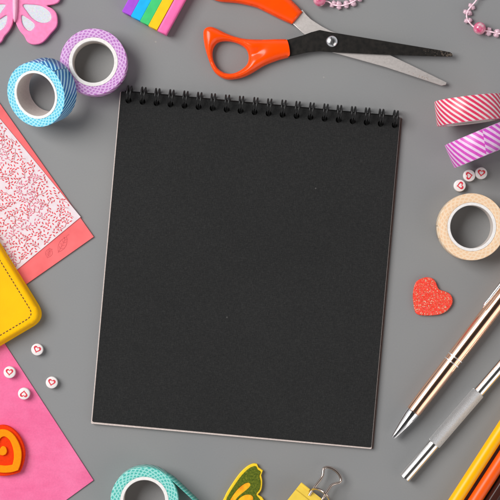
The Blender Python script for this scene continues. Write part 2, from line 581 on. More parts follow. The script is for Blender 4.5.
# ================================================================== YELLOW CASE
m = Mat("yellow_leatherette", (0.95, 0.50, 0.0), 0.5, spec=0.16)
m.color(m.ramp(m.noise(40, 3), [(0.3, (0.93, 0.465, 0.0)), (0.7, (0.99, 0.53, 0.0))]))
vb = m.n("ShaderNodeTexVoronoi"); vb.inputs["Scale"].default_value = 1600; m.l(m.co, vb.inputs["Vector"])
m.bump(m.math('ADD', vb.outputs["Distance"], m.noise(200, 3)), 0.2, 0.0001)
M_yel = m.m
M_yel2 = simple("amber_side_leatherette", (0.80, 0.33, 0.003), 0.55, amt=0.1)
M_thread = simple("dark_thread", (0.16, 0.07, 0.02), 0.8)
ax = Vector((0.525, 0.851)); bx = Vector((-0.86, 0.51))
K = Vector((46.5, 318.5))
def case_poly(inset):
    c0 = K - ax * inset + bx * inset
    return roundrect([tuple(c0 - ax * 170), tuple(c0), tuple(c0 + bx * 150), tuple(c0 + bx * 150 - ax * 170)], 15 - inset * 0.8, 10)
case = thing("yellow_case", P(5, 270), "yellow leather look case with rounded corner and dark stitching, at left edge", "case")
world_part("back_shell", dome(case_poly(0), 0.2, 4.5, 8.0, 2.6, step=2.2), M_yel, case)
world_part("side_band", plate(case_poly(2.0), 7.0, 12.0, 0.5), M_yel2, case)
world_part("front_panel", dome(case_poly(2.2), 11.5, 13.0, 16.5, 3.6, step=2.2), M_yel, case)
# stitching: short thread dashes following the rim
cp = case_poly(9.2)
L_ = 0; segs = []; per = 3.7; dash = 2.1
for i in range(len(cp)):
    a, b = Vector(cp[i]), Vector(cp[(i + 1) % len(cp)])
    if max(a.x, b.x) < -60 or (a - b).length < 1e-6: continue
    d = (b - a); ln = d.length; d.normalize(); t = 0
    while t < ln:
        ph = (L_ + t) % per
        if ph < dash:
            t2 = min(ln, t + dash - ph); p1, p2 = a + d * t, a + d * t2
            if max(p1.x, p2.x) > -12: segs.append((p1, p2))
            t = t2 + 1e-4
        else: t += per - ph + 1e-4
    L_ += ln
bm = bmesh.new()
for p1, p2 in segs:
    q = tube([(p1.x, p1.y, 16.55), (p2.x, p2.y, 16.55)], 0.5, res=1); bm.from_mesh(q); bpy.data.meshes.remove(q)
me = bpy.data.meshes.new("m"); bm.to_mesh(me); bm.free()
world_part("stitching", me, M_thread, case)

# ================================================================== TAPE ROLLS
M_core = simple("white_paper_core", (0.80, 0.77, 0.75), 0.8, amt=0.06)
M_corein = simple("inner_cardboard", (0.60, 0.54, 0.50), 0.85, amt=0.06)
def weave(name, dark, mid, light, N=34, kr=1.0, phase=0.0):
    """flat side of a wound roll: printed dashes of successive layers making a woven ring pattern"""
    m = Mat(name, mid, 0.55, spec=0.4)
    th, r, z = m.polar()
    nz = m.noise(260, 3); N = int(N * 1.35); kr = kr * 1.35
    w1 = m.math('SINE', m.math('ADD', m.math('MULTIPLY', th, N), m.math('ADD', m.math('MULTIPLY', r, kr), m.math('MULTIPLY', nz, 4.0))))
    w2 = m.math('SINE', m.math('SUBTRACT', m.math('MULTIPLY', th, int(N * 0.55)), m.math('ADD', m.math('MULTIPLY', r, kr * 1.7), m.math('MULTIPLY', nz, 5.0))))
    s_ = m.math('SUBTRACT', m.math('MULTIPLY', m.math('MAXIMUM', w1, w2), 1.15), m.math('MULTIPLY', m.noise(700, 3), 0.9))
    layer = m.math('SINE', m.math('MULTIPLY', r, 9.0))
    s_ = m.math('ADD', s_, m.math('MULTIPLY', layer, 0.12))
    s_ = m.math('ADD', m.math('MULTIPLY', s_, 0.5), 0.5)
    m.color(m.ramp(s_, [(0.18, dark), (0.46, mid), (0.78, light), (0.95, tuple(min(1, c * 1.08) for c in light))]))
    m.bump(m.math('ADD', layer, s_), 0.25, 0.0001)
    return m.m
def stripes(name, a, b, N, slope, duty=0.5, phase=0.0, rough=0.35, soft=0.06):
    """printed diagonal stripes on the outside of a roll"""
    m = Mat(name, a, rough, spec=0.5)
    th, r, z = m.polar()
    t = m.math('ADD', m.math('MULTIPLY', th, N / (2 * PI)), m.math('ADD', m.math('MULTIPLY', z, slope), phase))
    t = m.math('ADD', t, m.math('MULTIPLY', m.noise(300, 2), 0.08))
    f = m.math('FRACT', t)
    tri = m.math('ABSOLUTE', m.math('SUBTRACT', f, 0.5))    # 0 at centre, .5 at the edges
    fac = m.math('MULTIPLY', tri, 2.0)
    col = m.ramp(fac, [(max(0, duty - soft), a), (min(1, duty + soft), b)])
    m.color(m.mix(1.0, col, m.ramp(m.noise(700, 4), [(0.3, (0.88, 0.88, 0.88)), (0.7, (1, 1, 1))]), 'MULTIPLY'))
    m.bump(m.noise(900, 4), 0.12, 0.00008)
    return m.m

def roll(name, label, side_m, wall_m, end_m, loc, rot=(0, 0, 0), R=33.0, Rc=24.3, Ri=20.6, H=25.0, end=None, group="rolls of patterned craft tape"):
    t = thing(name, loc, label, "tape roll", group, rot)
    # wound tape; successive layers slightly uneven on the flat sides
    prof, sl = [], []
    n = 10
    rz = random.Random(hash(label) % 1000 if False else len(label))
    prof.append((Rc, 0.4)); sl.append(0)
    for k in range(1, n):
        prof.append((Rc + (R - 0.5 - Rc) * k / n, rz.uniform(0.0, 0.35))); sl.append(0)
    prof.append((R - 0.4, 0.25)); sl.append(1)
    prof.append((R, 0.8)); sl.append(1)
    prof.append((R, H - 0.8)); sl.append(1)
    prof.append((R - 0.4, H - 0.25)); sl.append(0)
    for k in range(n - 1, 0, -1):
        prof.append((Rc + (R - 0.5 - Rc) * k / n, H - rz.uniform(0.0, 0.35))); sl.append(0)
    prof.append((Rc, H - 0.4)); sl.append(0)
    o = link("tape_winding", lathe(prof, 160, sl), [side_m, wall_m], t)
    o2 = link("cardboard_core", lathe([(Ri, 0.5), (Ri + 0.4, 0), (Rc - 0.15, 0), (Rc - 0.15, H), (Ri + 0.4, H), (Ri, H - 0.5)], 128, [0, 0, 0, 0, 0, 1]), [M_core, M_corein], t)
    if end:
        a0, a1, skew = end
        vs, fs = [], []; n1 = 24
        for i in range(n1 + 1):
            for j in (0, 1):
                zz = 0.5 + (H - 1.0) * j
                aa = a0 + (a1 - a0) * i / n1
                if i == 0: aa += skew * (j - 0.5) + 0.0
                a_i = aa + (0.0 if i else 0)
                rr_ = R + 0.28
                vs.append((rr_ * math.cos(a_i) * S, rr_ * math.sin(a_i) * S, zz * S))
        for i in range(n1):
            k = 2 * i; fs.append((k, k + 2, k + 3, k + 1))
        me = bpy.data.meshes.new("tape_end"); me.from_pydata(vs, [], fs)
        bm = bmesh.new(); bm.from_mesh(me)
        bmesh.ops.recalc_face_normals(bm, faces=bm.faces)
        bmesh.ops.solidify(bm, geom=bm.faces[:], thickness=0.2 * S)
        bm.to_mesh(me); bm.free()
        for p in me.polygons: p.use_smooth = True
        link("tape_end", me, end_m, t)
    return t

# purple roll, flat
roll("tape_roll", "lilac woven pattern tape roll lying flat left of notepad, blue roll leaning on it",
     weave("lilac_weave", (0.46, 0.17, 0.50), (0.58, 0.29, 0.62), (0.70, 0.45, 0.73), 30, 0.95),
     stripes("lilac_stripes", (0.55, 0.15, 0.55), (0.82, 0.60, 0.84), 26, 0.05),
     stripes("lilac_end", (0.55, 0.15, 0.55), (0.82, 0.60, 0.84), 26, 0.05, phase=0.4),
     P(93.3, 61.8, 25) * 1.0 - Vector((0, 0, 25 * S)), (0, 0, 0.4), end=(-1.05, -0.75, 0.05))
# blue roll, leaning on the purple one
tl_ = math.radians(29); az = math.radians(180 + 33)
axis = Vector((math.sin(tl_) * math.cos(az), math.sin(tl_) * math.sin(az), math.cos(tl_)))
R_ = 32.5
zb = R_ * math.sin(tl_) + 0.2
ztop = zb + 25 * math.cos(tl_)
topc = P(35.6, 94.8, ztop)
q_ = axis.to_track_quat('Z', 'X')
roll("tape_roll", "blue striped tape roll tilted on its edge, leaning against the lilac roll",
     weave("cyan_weave", (0.08, 0.46, 0.66), (0.18, 0.60, 0.76), (0.36, 0.72, 0.83), 32, 0.9),
     stripes("blue_stripes", (0.010, 0.15, 0.42), (0.42, 0.74, 0.86), 34, 0.155, duty=0.60, soft=0.10),
     stripes("blue_end", (0.010, 0.15, 0.42), (0.42, 0.74, 0.86), 34, 0.155, duty=0.60, soft=0.10, phase=0.45),
     topc - axis * 25 * S, q_.to_euler(), R=R_, Rc=24.2, Ri=21.4, end=(0.22, 0.8, 0.1))
# cream roll, flat
roll("tape_roll", "cream peach tape roll lying flat at the right edge below three heart beads",
     weave("peach_weave", (0.84, 0.56, 0.34), (0.86, 0.60, 0.39), (0.86, 0.66, 0.47), 26, 0.8),
     stripes("peach_stripes", (0.80, 0.55, 0.34), (0.85, 0.72, 0.55), 26, 0.05),
     stripes("peach_end", (0.80, 0.55, 0.34), (0.85, 0.72, 0.55), 26, 0.05, phase=0.4),
     P(471.8, 226.8, 25) - Vector((0, 0, 25 * S)), (0, 0, 2.0), R=33.2, Rc=24.2, Ri=21.2, end=(1.1, 1.5, 0.05))
# teal roll, flat, with a loose end
teal = roll("tape_roll", "teal tape roll lying flat below the notepad with its end unwinding to the right",
     weave("teal_weave", (0.06, 0.44, 0.38), (0.16, 0.58, 0.52), (0.34, 0.70, 0.64), 30, 0.95),
     stripes("teal_stripes", (0.06, 0.42, 0.36), (0.45, 0.78, 0.72), 30, 0.08),
     stripes("teal_end_s", (0.06, 0.42, 0.36), (0.45, 0.78, 0.72), 30, 0.08),
     P(144.3, 501.0, 25) - Vector((0, 0, 25 * S)), (0, 0, 1.3), R=33.6, Rc=24.0, Ri=20.6)
M_tealstrip = Mat("teal_strip", (0.10, 0.50, 0.44), 0.4)
ms = M_tealstrip
wv = ms.n("ShaderNodeTexWave"); wv.inputs["Scale"].default_value = 330; wv.inputs["Distortion"].default_value = 1.5
ms.l(ms.co, wv.inputs["Vector"])
ms.color(ms.ramp(wv.outputs["Fac"], [(0.45, (0.06, 0.42, 0.36)), (0.9, (0.24, 0.62, 0.55))]))
path = smooth([(141, 467.6), (150, 467.8), (158, 470.2), (166, 475.5), (174, 482.5), (182.5, 490.5), (191, 498.5), (199, 506.5), (206, 514)], 5, closed=False)
bm = bmesh.new(); prev = None
for i, (x, y) in enumerate(path):
    t = i / (len(path) - 1)
    sl_ = min(1, max(0, (t - 0.12) * 3.0)) * 4.2
    top = P(x, y, 25.0); bot = P(x + sl_ * 0.75, y - sl_ * 0.65, 0.6)
    cur = (bm.verts.new(top), bm.verts.new(bot))
    if prev: bm.faces.new((prev[0], cur[0], cur[1], prev[1]))
    prev = cur
bmesh.ops.recalc_face_normals(bm, faces=bm.faces)
bmesh.ops.solidify(bm, geom=bm.faces[:], thickness=0.5 * S)
me = bpy.data.meshes.new("m"); bm.to_mesh(me); bm.free()
for p in me.polygons: p.use_smooth = True
zr = teal.rotation_euler.z
me.transform(Matrix.Rotation(-zr, 4, 'Z') @ Matrix.Translation(-teal.location))
link("loose_end", me, ms.m, teal)

# upright rolls: axis lies in the tabletop
def upright(label, side_m, wall_m, end_m, cx, cy, ang, end, R=33.2, spin=0.0):
    # ang: image angle of the axis (pointing down the photo)
    ax_ = Vector((math.cos(ang), -math.sin(ang), 0)).normalized()
    q = ax_.to_track_quat('Z', 'X') @ Euler((0, 0, spin)).to_quaternion()
    c = P(cx, cy, R * 1.6); c.z = (R + 0.25) * S
    if end:
        up = q.inverted() @ Vector((0, 0, 1)); th0 = math.atan2(up.y, up.x)
        rt = q.inverted() @ Vector((1, 0, 0)); sgn = 1 if math.sin(math.atan2(rt.y, rt.x) - th0) > 0 else -1
        end = (th0 + sgn * end[0], th0 + sgn * end[1], end[2])
    return roll("tape_roll", label, side_m, wall_m, end_m, c - ax_ * 12.5 * S, q.to_euler(), R=R, end=end)
upright("red and white diagonal striped tape roll standing upright at the right edge",
        weave("red_weave", (0.70, 0.10, 0.16), (0.80, 0.35, 0.40), (0.86, 0.68, 0.68), 30, 0.95),
        stripes("red_stripes", (0.80, 0.68, 0.68), (0.72, 0.035, 0.11), 30, 0.18, duty=0.45),
        stripes("red_end", (0.80, 0.68, 0.68), (0.72, 0.035, 0.11), 30, 0.18, duty=0.45, phase=0.5),
        471.5, 108.8, math.radians(83.5), None)
upright("magenta and white striped tape roll standing upright just below the red striped roll",
        weave("magenta_weave", (0.60, 0.10, 0.50), (0.75, 0.35, 0.70), (0.84, 0.65, 0.84), 30, 0.95),
        stripes("magenta_stripes", (0.78, 0.54, 0.76), (0.64, 0.07, 0.48), 30, 0.115, duty=0.48),
        stripes("magenta_end", (0.78, 0.54, 0.76), (0.60, 0.07, 0.52), 30, 0.115, duty=0.48, phase=0.45),
        483.0, 142.8, math.radians(67.5), (0.02, 1.4, 0.22))

# ================================================================== RAINBOW ERASER
er = thing("rainbow_eraser", P(165, -10), "block eraser with purple, blue, green, yellow and pink layers, at top edge", "eraser")
ea = Vector((44.0, 24.0)).normalized(); eb = Vector((0.479, -0.878)); E0 = Vector((122.0, 11.0))
cols = [("purple", (0.38, 0.07, 0.66)), ("sky_blue", (0.0, 0.44, 0.86)), ("green", (0.045, 0.56, 0.17)), ("yellow", (0.95, 0.56, 0.0)), ("pink", (0.92, 0.15, 0.42))]
bounds = [0, 10.0, 20.5, 30.0, 39.8, 50.2]
for i, (cn, cc) in enumerate(cols):
    a, b = bounds[i] + (0.02 if i else 0), bounds[i + 1]
    mm = Mat("rubber_" + cn, cc, 0.5, spec=0.35)
    mm.mottle(200, 0.06); mm.bump(mm.noise(900, 5), 0.2, 0.0001)
    pl = [tuple(E0 + ea * a), tuple(E0 + ea * b), tuple(E0 + ea * b + eb * 80), tuple(E0 + ea * a + eb * 80)]
    o = world_part("rubber_layer", plate(pl, 0.2, 15.0, 0.5 if i < 4 else 2.4, res=4), mm.m, er)
    o['label'] = cn.replace('_', ' ') + " rubber layer"

# ================================================================== SCISSORS
scis = thing("scissors", P(332, 41.6), "open scissors with orange plastic handles, one black and one steel blade", "scissors")
m = Mat("orange_plastic", (0.96, 0.075, 0.0), 0.22, spec=0.4, coat=0.0)
m.bump(m.noise(120, 3), 0.06, 0.0002); m.b.inputs["Coat Roughness"].default_value = 0.1
m.mottle(150, 0.04)
M_or = m.m
def steel(name, base, rough, scr=0.25, ang=0.0):
    m = Mat(name, base, rough, 1.0)
    mp = m.n("ShaderNodeMapping"); mp.inputs["Scale"].default_value = (200, 2600, 300); mp.inputs["Rotation"].default_value = (0, 0, ang)
    m.l(m.co, mp.inputs[0])
    s1 = m.noise(1.0, 4, 0.6, mp.outputs[0]); s2 = m.noise(900, 5, 0.7)
    lo = tuple(c * (1 - scr) for c in base)
    cc = m.ramp(m.math('ADD', m.math('MULTIPLY', s1, 0.75), m.math('MULTIPLY', m.noise(140, 3), 0.25)), [(0.30, lo), (0.70, base)])
    m.color(cc)
    m.l(m.ramp(s2, [(0.3, (rough * 1.08,) * 3), (0.7, (rough * 0.95,) * 3)]), m.b.inputs["Roughness"])
    m.bump(s1, 0.1, 0.0001)
    return m
M_steel = steel("worn_steel", (0.84, 0.78, 0.75), 0.46, 0.13, 0.3).m
mb = Mat("blackened_blade", (0.022, 0.021, 0.02), 0.36, 0.0, spec=0.35)
sepb = mb.n("ShaderNodeSeparateXYZ"); mb.l(mb.co, sepb.inputs[0])
tipm = mb.math('MULTIPLY', mb.math('SMOOTH_MIN', mb.math('MAXIMUM', mb.math('SUBTRACT', mb.math('DIVIDE', sepb.outputs[0], S), 74.0), 0.0), 46.0, 1.0), 1 / 46.0)
worn = mb.math('MULTIPLY', tipm, mb.math('GREATER_THAN', mb.math('ADD', mb.noise(800, 6, 0.8), mb.math('MULTIPLY', tipm, 0.14)), 0.66))
base_b = mb.ramp(mb.noise(350, 5), [(0.35, (0.008, 0.0075, 0.007)), (0.7, (0.020, 0.017, 0.015))])
mb.color(mb.mix(mb.math('MULTIPLY', worn, 0.75), base_b, (0.20, 0.155, 0.12)))
mb.bump(mb.noise(900, 4), 0.15, 0.0001)
M_bb = mb.m
# steel blade with its tang, under the black one
sb = [(291.0, 22.0), (302.2, 9.6), (306.5, 14.8), (311, 19.2), (322, 26.4), (330.2, 30.7), (350, 38), (385, 52.5), (410, 64.5), (446.5, 82.3), (446.0, 84.8), (441.5, 85.6),
      (385, 66.9), (332.5, 52.3), (318, 45), (304.6, 34.6)]
world_part("blade", plate(sb, 3.6, 6.0, 0.35), M_steel, scis)['label'] = "bare steel blade pointing lower"
bb = [(284, 40.5), (287.8, 39.6), (303, 35.2), (311, 32.2), (319.8, 29.9), (329.5, 31.9), (360, 36.9), (400, 43.6), (440, 50.2), (450.5, 52.2), (452.6, 54.2), (452.4, 56.4), (447, 56.6),
      (420, 55.8), (385, 54.6), (350, 53.0), (331, 52), (319, 51.2), (307.8, 52.3), (296, 55), (288, 57)]
world_part("blade", plate(bb, 6.2, 8.8, 0.35), M_bb, scis)['label'] = "black coated blade with worn tip"
m = Mat("stamp_marks", (0.34, 0.27, 0.23), 0.7); m.mottle(600, 0.2)
# the small worn stamp on the steel blade
st = []
for (x, y, a, l) in ((419.5, 75.4, 1.9, 2.2), (421.6, 76.4, 0.3, 1.6), (422.4, 76.2, 1.8, 1.9), (424.6, 77.2, 1.9, 2.0), (426.0, 77.4, 0.3, 1.3), (427.4, 78.0, 1.2, 1.7), (409, 71.3, 1.8, 1.2), (413, 73.4, 0.6, 1.0)):
    st.append([(x, y), (x + l * math.cos(a), y + l * math.sin(a))])
vs, fs = strips(st, 0.5, 6.05)
me = bpy.data.meshes.new("m"); me.from_pydata([tuple(q) for q in vs], [], fs)
world_part("stamp_mark", me, m.m, scis)
# lower handle (solid dome with finger hole)
h1 = smooth([(203.2, 36.5), (203.4, 30), (206.5, 26.6), (211.5, 26.0), (217, 28), (225.6, 32.3), (235.8, 36), (246, 38.1), (263, 38.7), (275, 38.3)], 4, closed=False) + \
     smooth([(285.4, 38.2), (287.6, 40.5), (289.4, 48), (289.9, 54.5), (288, 56.9)], 3, closed=False) + \
     smooth([(279, 59.2), (264.6, 64.8), (251, 73), (240.9, 77.3), (229, 79), (220.5, 76.5), (213.7, 70.5), (208.6, 59.5), (204.8, 46.9), (203.3, 38)], 4, closed=False)
g1 = smooth([(217, 42.5), (225.6, 40.4), (235.8, 42.1), (244.3, 46.7), (248.3, 53.5), (247.7, 62), (242.6, 68), (234, 72.4), (225.6, 72.4), (218, 68), (213.3, 59.5), (212.7, 50)], 4)
def hz(x, y): return -2.9 * math.exp(-((x - 255.5) / 8.0) ** 2 - ((y - 53 + (x - 255.5) * 0.35) / 5.0) ** 2)
world_part("handle", dome(h1, 2.2, 5.5, 12.6, 8.5, [g1], 1.5, hz, lambda q: q[0] > 285.8 and 38.3 < q[1] < 57.6), M_or, scis)['label'] = "lower orange handle with round finger hole"
h2 = smooth([(203, -14), (206, -30), (216, -41), (231, -44), (247, -38), (262, -26), (277, -12), (288, -4)], 4, closed=False) + \
     [(292.6, 0), (298, 5.5), (302.0, 10.2), (302.4, 11.4), (292.6, 22.9), (291.2, 23.2)] + \
     smooth([(279, 17.6), (263, 9.6), (254.5, 6), (237.5, 2.2), (218.8, 0.4), (208, -4)], 4, closed=False)
g2 = smooth([(213, -18), (218, -30), (230, -34), (243, -28), (250, -18), (246, -10), (232, -7), (219, -9)], 4)
world_part("handle", dome(h2, 1.2, 4.5, 11.2, 8.5, [g2], 1.5, None, lambda q: (q[0] - 291) * 0.77 + (q[1] - 23) * 0.62 > -0.9 and q[1] > 8), M_or, scis)['label'] = "upper orange handle running out at top"
# pivot screw
mpv = steel("pivot_steel", (0.75, 0.75, 0.76), 0.22, 0.15).m
prof = [(0, 12.2)] + [(6.0 * math.sin(a), 8.8 + 3.4 * math.cos(a)) for a in [PI / 2 * k / 9 for k in range(1, 10)]] + [(6.0, 8.4), (0, 8.4)]
pm = lathe(prof, 40, closed=False)
c = P(332, 41.4, 9)
pm.transform(Matrix.Translation((c.x, c.y, 0)))
pv = world_part("pivot_screw", pm, mpv, scis)
me = bpy.data.meshes.new("m")
vs, fs = strips([[(331.2, 37.2), (332.9, 45.6)]], 1.1, 12.25)
me.from_pydata([tuple(q) for q in vs], [], fs)
world_part("screw_slot", me, simple("slot_dark", (0.06, 0.06, 0.06), 0.6), pv)

# ================================================================== PINK BUTTERFLY
M_bpink = simple("pink_wood_paint", (0.93, 0.24, 0.48), 0.6, nscale=500, amt=0.08, bump=0.35)
M_bbody = simple("pale_pink_body", (0.90, 0.42, 0.58), 0.5, amt=0.05)
m = Mat("white_glitter", (0.70, 0.73, 0.78), 0.6, 0.0)
vv = m.n("ShaderNodeTexVoronoi"); vv.inputs["Scale"].default_value = 1500; m.l(m.co, vv.inputs["Vector"])
m.color(m.mix(0.14, (0.66, 0.70, 0.76), vv.outputs["Color"])); m.bump(vv.outputs["Distance"], 0.3, 0.0001)
M_wglit = m.m
bf = thing("butterfly_ornament", P(15, 8), "pink butterfly ornament with white glitter wing panels, in top left corner", "butterfly ornament")
cx_ = 14.3
rw = [(15.4, 19), (16.2, 24), (19.6, 30.8), (24.2, 36.2), (27.3, 41.8), (33, 44.5), (40.6, 43.4), (46, 39.2), (50.4, 33.8), (56.4, 26.8), (57.5, 19.6), (56, 12.6), (52, 8.4), (46.8, 5.6), (53, 4.4), (58.4, 2), (61, -4), (64, -18), (60, -34), (48, -38), (34, -30), (22, -16), (16.5, -6)]
lw = [(2 * cx_ - x, y) for x, y in reversed(rw)]
outline = smooth(rw, 3, closed=False) + [(14.3, -5)] + smooth(lw, 3, closed=False)
in1 = [(22.8, 4.9), (29.4, 4.2), (40.6, 5.6), (48.3, 10.5), (51.5, 16), (50.2, 20.8), (44.8, 23), (37.8, 21.7), (31.5, 17.5), (26.6, 11.2)]
in2 = [(21.7, 15.2), (26.6, 17.5), (33.4, 22.6), (34.8, 26.6), (31.5, 30.6), (28, 30.6), (23.8, 26.6), (21.6, 21)]
in3 = [(22, -6), (30, -22), (44, -30), (56, -26), (56, -10), (44, -3), (30, -1.5)]
ins = []
for q in (in1, in2, in3):
    ins.append(smooth(q, 4)); ins.append(smooth([(2 * cx_ - x, y) for x, y in reversed(q)], 4))
world_part("wings", plate(outline, 0.3, 6.0, 0.9, ins), M_bpink, bf)
for q in ins:
    world_part("wing_inlay", plate(q, 0.4, 4.6, 0.1), M_wglit, bf)
body = smooth([(14.3, 22), (12.9, 18), (12.2, 8), (12.0, -6), (12.6, -14), (14.6, -17), (16.8, -14), (17.3, -6), (17.2, 8), (16.4, 17)], 4)
world_part("body", dome(body, 5.8, 7, 10.5, 2.6, step=0.8), M_bbody, bf)

# ================================================================== YELLOW AND GREEN BUTTERFLY
M_by = simple("yellow_wood_paint", (0.93, 0.62, 0.01), 0.55, amt=0.06)
m = Mat("olive_green_paint", (0.13, 0.19, 0.01), 0.8, spec=0.25)
m.color(m.ramp(m.noise(900, 6, 0.8), [(0.3, (0.03, 0.05, 0.002)), (0.5, (0.09, 0.125, 0.006)), (0.7, (0.22, 0.23, 0.02))])); m.bump(m.noise(1400, 5), 0.5, 0.0002)
M_ol = m.m
m = Mat("orange_yellow_paint", (0.9, 0.40, 0.01), 0.6, spec=0.2)
m.color(m.ramp(m.noise(160, 3), [(0.35, (0.85, 0.25, 0.01)), (0.62, (0.95, 0.50, 0.015))])); M_oy = m.m
bg2 = thing("butterfly_ornament", P(238, 508), "yellow butterfly ornament with olive green wing, at the bottom edge", "butterfly ornament")
w_o = [(219, 507), (223.4, 499.4), (227, 492), (233, 482.6), (240, 473), (247.4, 466.2), (253.4, 463.6), (257, 464), (258.4, 467.4), (262.9, 470.4), (261.2, 475.4), (262.3, 481.4), (261.3, 489.8), (257.8, 494.6), (262, 497.2), (266, 504), (270, 516), (262, 530), (246, 536), (232, 530)]
so = smooth(w_o[:8], 4, closed=False) + w_o[8:10] + smooth(w_o[10:14], 4, closed=False) + smooth(w_o[14:], 4, closed=False)
mir = [(x, 1082 - y) for x, y in reversed(so)]
world_part("wing", plate(so, 0.3, 4.6, 0.6), M_by, bg2)
world_part("wing", plate(mir, 0.3, 4.6, 0.6), M_by, bg2)
gi = smooth([(226, 500.5), (229.3, 493.4), (235, 484.5), (241.5, 475.6), (248.2, 469.0), (253.6, 466.3), (256.2, 466.6), (257.4, 469.4), (260.6, 471.8), (259.3, 476), (260.5, 481.6), (259.6, 489), (256, 494.2), (259.6, 499.2), (264, 508), (264, 518), (258, 527), (246, 530), (234, 524), (226, 512)], 3)
td1 = smooth([(229.5, 502), (231.8, 496.8), (237.4, 489.4), (243.6, 484.2), (248.2, 482.6), (250.3, 484.2), (249.4, 487.2), (244.6, 491.4), (238.2, 496.8), (233.5, 502.5)], 4)
td2 = smooth([(236, 505), (238.5, 499), (244, 495.2), (249.5, 494.6), (253, 497), (252, 502), (245, 507)], 4)
world_part("green_panel", plate(gi, 4.5, 5.4, 0.3, [td1, td2]), M_ol, bg2)
world_part("orange_spot", plate(td1, 4.4, 4.9, 0.2), M_oy, bg2)
world_part("orange_spot", plate(td2, 4.4, 4.9, 0.2), M_oy, bg2)
world_part("body", tube([(212, 541, 7), (230, 541, 8), (262, 541, 7)], 3.2), M_by, bg2)

# ================================================================== HEARTS
m = Mat("red_glitter", (0.80, 0.07, 0.03), 0.5, 0.0, spec=0.35)
vv = m.n("ShaderNodeTexVoronoi"); vv.inputs["Scale"].default_value = 2000; m.l(m.co, vv.inputs["Vector"])
sep = m.n("ShaderNodeSeparateColor"); m.l(vv.outputs["Color"], sep.inputs[0])
cg = m.ramp(sep.outputs[0], [(0.0, (0.74, 0.02, 0.015)), (0.45, (0.88, 0.05, 0.022)), (0.80, (0.93, 0.10, 0.05)), (0.92, (0.95, 0.34, 0.22)), (0.97, (0.95, 0.72, 0.50))])
m.color(cg)
nm = m.n("ShaderNodeNormalMap") if False else None
geo = m.n("ShaderNodeNewGeometry")
va = m.n("ShaderNodeVectorMath", operation='SUBTRACT'); m.l(vv.outputs["Color"], va.inputs[0]); va.inputs[1].default_value = (0.5, 0.5, 0.5)
vsx = m.n("ShaderNodeVectorMath", operation='SCALE'); m.l(va.outputs[0], vsx.inputs[0]); vsx.inputs["Scale"].default_value = 0.9
vad = m.n("ShaderNodeVectorMath", operation='ADD'); m.l(vsx.outputs[0], vad.inputs[0]); m.l(geo.outputs["Normal"], vad.inputs[1])
vn = m.n("ShaderNodeVectorMath", operation='NORMALIZE'); m.l(vad.outputs[0], vn.inputs[0]); m.l(vn.outputs[0], m.b.inputs["Normal"])
M_rg = m.m
gh = smooth([(428.7, 277.3), (423.7, 277.8), (417.2, 281), (414.3, 286.5), (413, 295.3), (413.6, 303), (414.8, 310.5), (417.2, 314.2), (422.6, 315.4), (432.5, 315.4), (441.3, 314), (448, 310), (452.2, 304), (452.5, 298.4), (449.6, 293.6), (444.6, 291.2), (439.6, 289.6), (437.5, 286.5), (435.8, 282), (432.6, 278.6)], 4)
world_thing("glitter_heart", plate(gh, 0.2, 3.8, 0.7), [M_rg], "red glitter heart lying alone right of the notepad", "heart ornament")

M_hr = simple("red_foam", (0.80, 0.04, 0.0), 0.75, amt=0.08, bump=0.3, spec=0.15)
M_ho = simple("orange_foam", (0.96, 0.27, 0.0), 0.75, amt=0.07, bump=0.3, spec=0.15)
def heart_from_half(half, tip, ang):
    """half: traced lobe from tip round to the notch, in pixels; mirrored across the axis through the tip"""
    d = Vector((math.cos(ang), -math.sin(ang)))
    out = [Vector(q) for q in half]
    mirr = []
    for q in out:
        r_ = q - Vector(tip); par = d * r_.dot(d); mirr.append(Vector(tip) + par * 2 - r_)
    return [tuple(q) for q in out] + [tuple(q) for q in reversed(mirr[1:-1])]
oh = thing("heart_ornament", P(2, 455), "layered orange and red heart ornament on the pink felt sheet", "heart ornament")
ang_h = math.radians(133)
half_o = smooth([(20.0, 472.3), (23.6, 463), (25.0, 452), (22.0, 440.8), (16.2, 432), (8.2, 426.2), (0, 425.2), (-7, 429), (-9.5, 437.5)], 4, closed=False)
world_part("base_layer", plate(heart_from_half([(half_o[0])] + half_o[1:] + [(-10.4, 439.7)], (20, 472.3), ang_h), 1.7, 8.0, 0.8), M_hr, oh)
half_m = smooth([(18.0, 470.4), (20.6, 463), (21.4, 452.5), (18.7, 443), (13.8, 435), (7.4, 430.2), (0.5, 429.5), (-4.6, 432.6), (-6.2, 440)], 4, closed=False)
half_i = smooth([(12.4, 464.8), (13.8, 457.5), (13.0, 449), (10.0, 441), (5.4, 436.8), (1.4, 437.4), (-1.4, 441.6), (-1.8, 446)], 4, closed=False)
hi_o = heart_from_half(half_i + [(-4.2, 448.0)], (12.4, 464.8), ang_h)
world_part("middle_layer", plate(heart_from_half(half_m + [(-8.4, 442.6)], (18, 470.4), ang_h), 8.05, 11.5, 0.6, [hi_o]), M_ho, oh)
world_part("inner_layer", plate(hi_o, 8.05, 9.4, 0.2), M_hr, oh)
half_c = smooth([(5.6, 454.5), (6.9, 451.2), (5.4, 447.0), (2.2, 446.3), (0.2, 448.6)], 4, closed=False)
world_part("center_heart", plate(heart_from_half(half_c + [(-0.6, 449.4)], (5.6, 454.5), ang_h), 9.45, 12.2, 0.6), M_ho, oh)

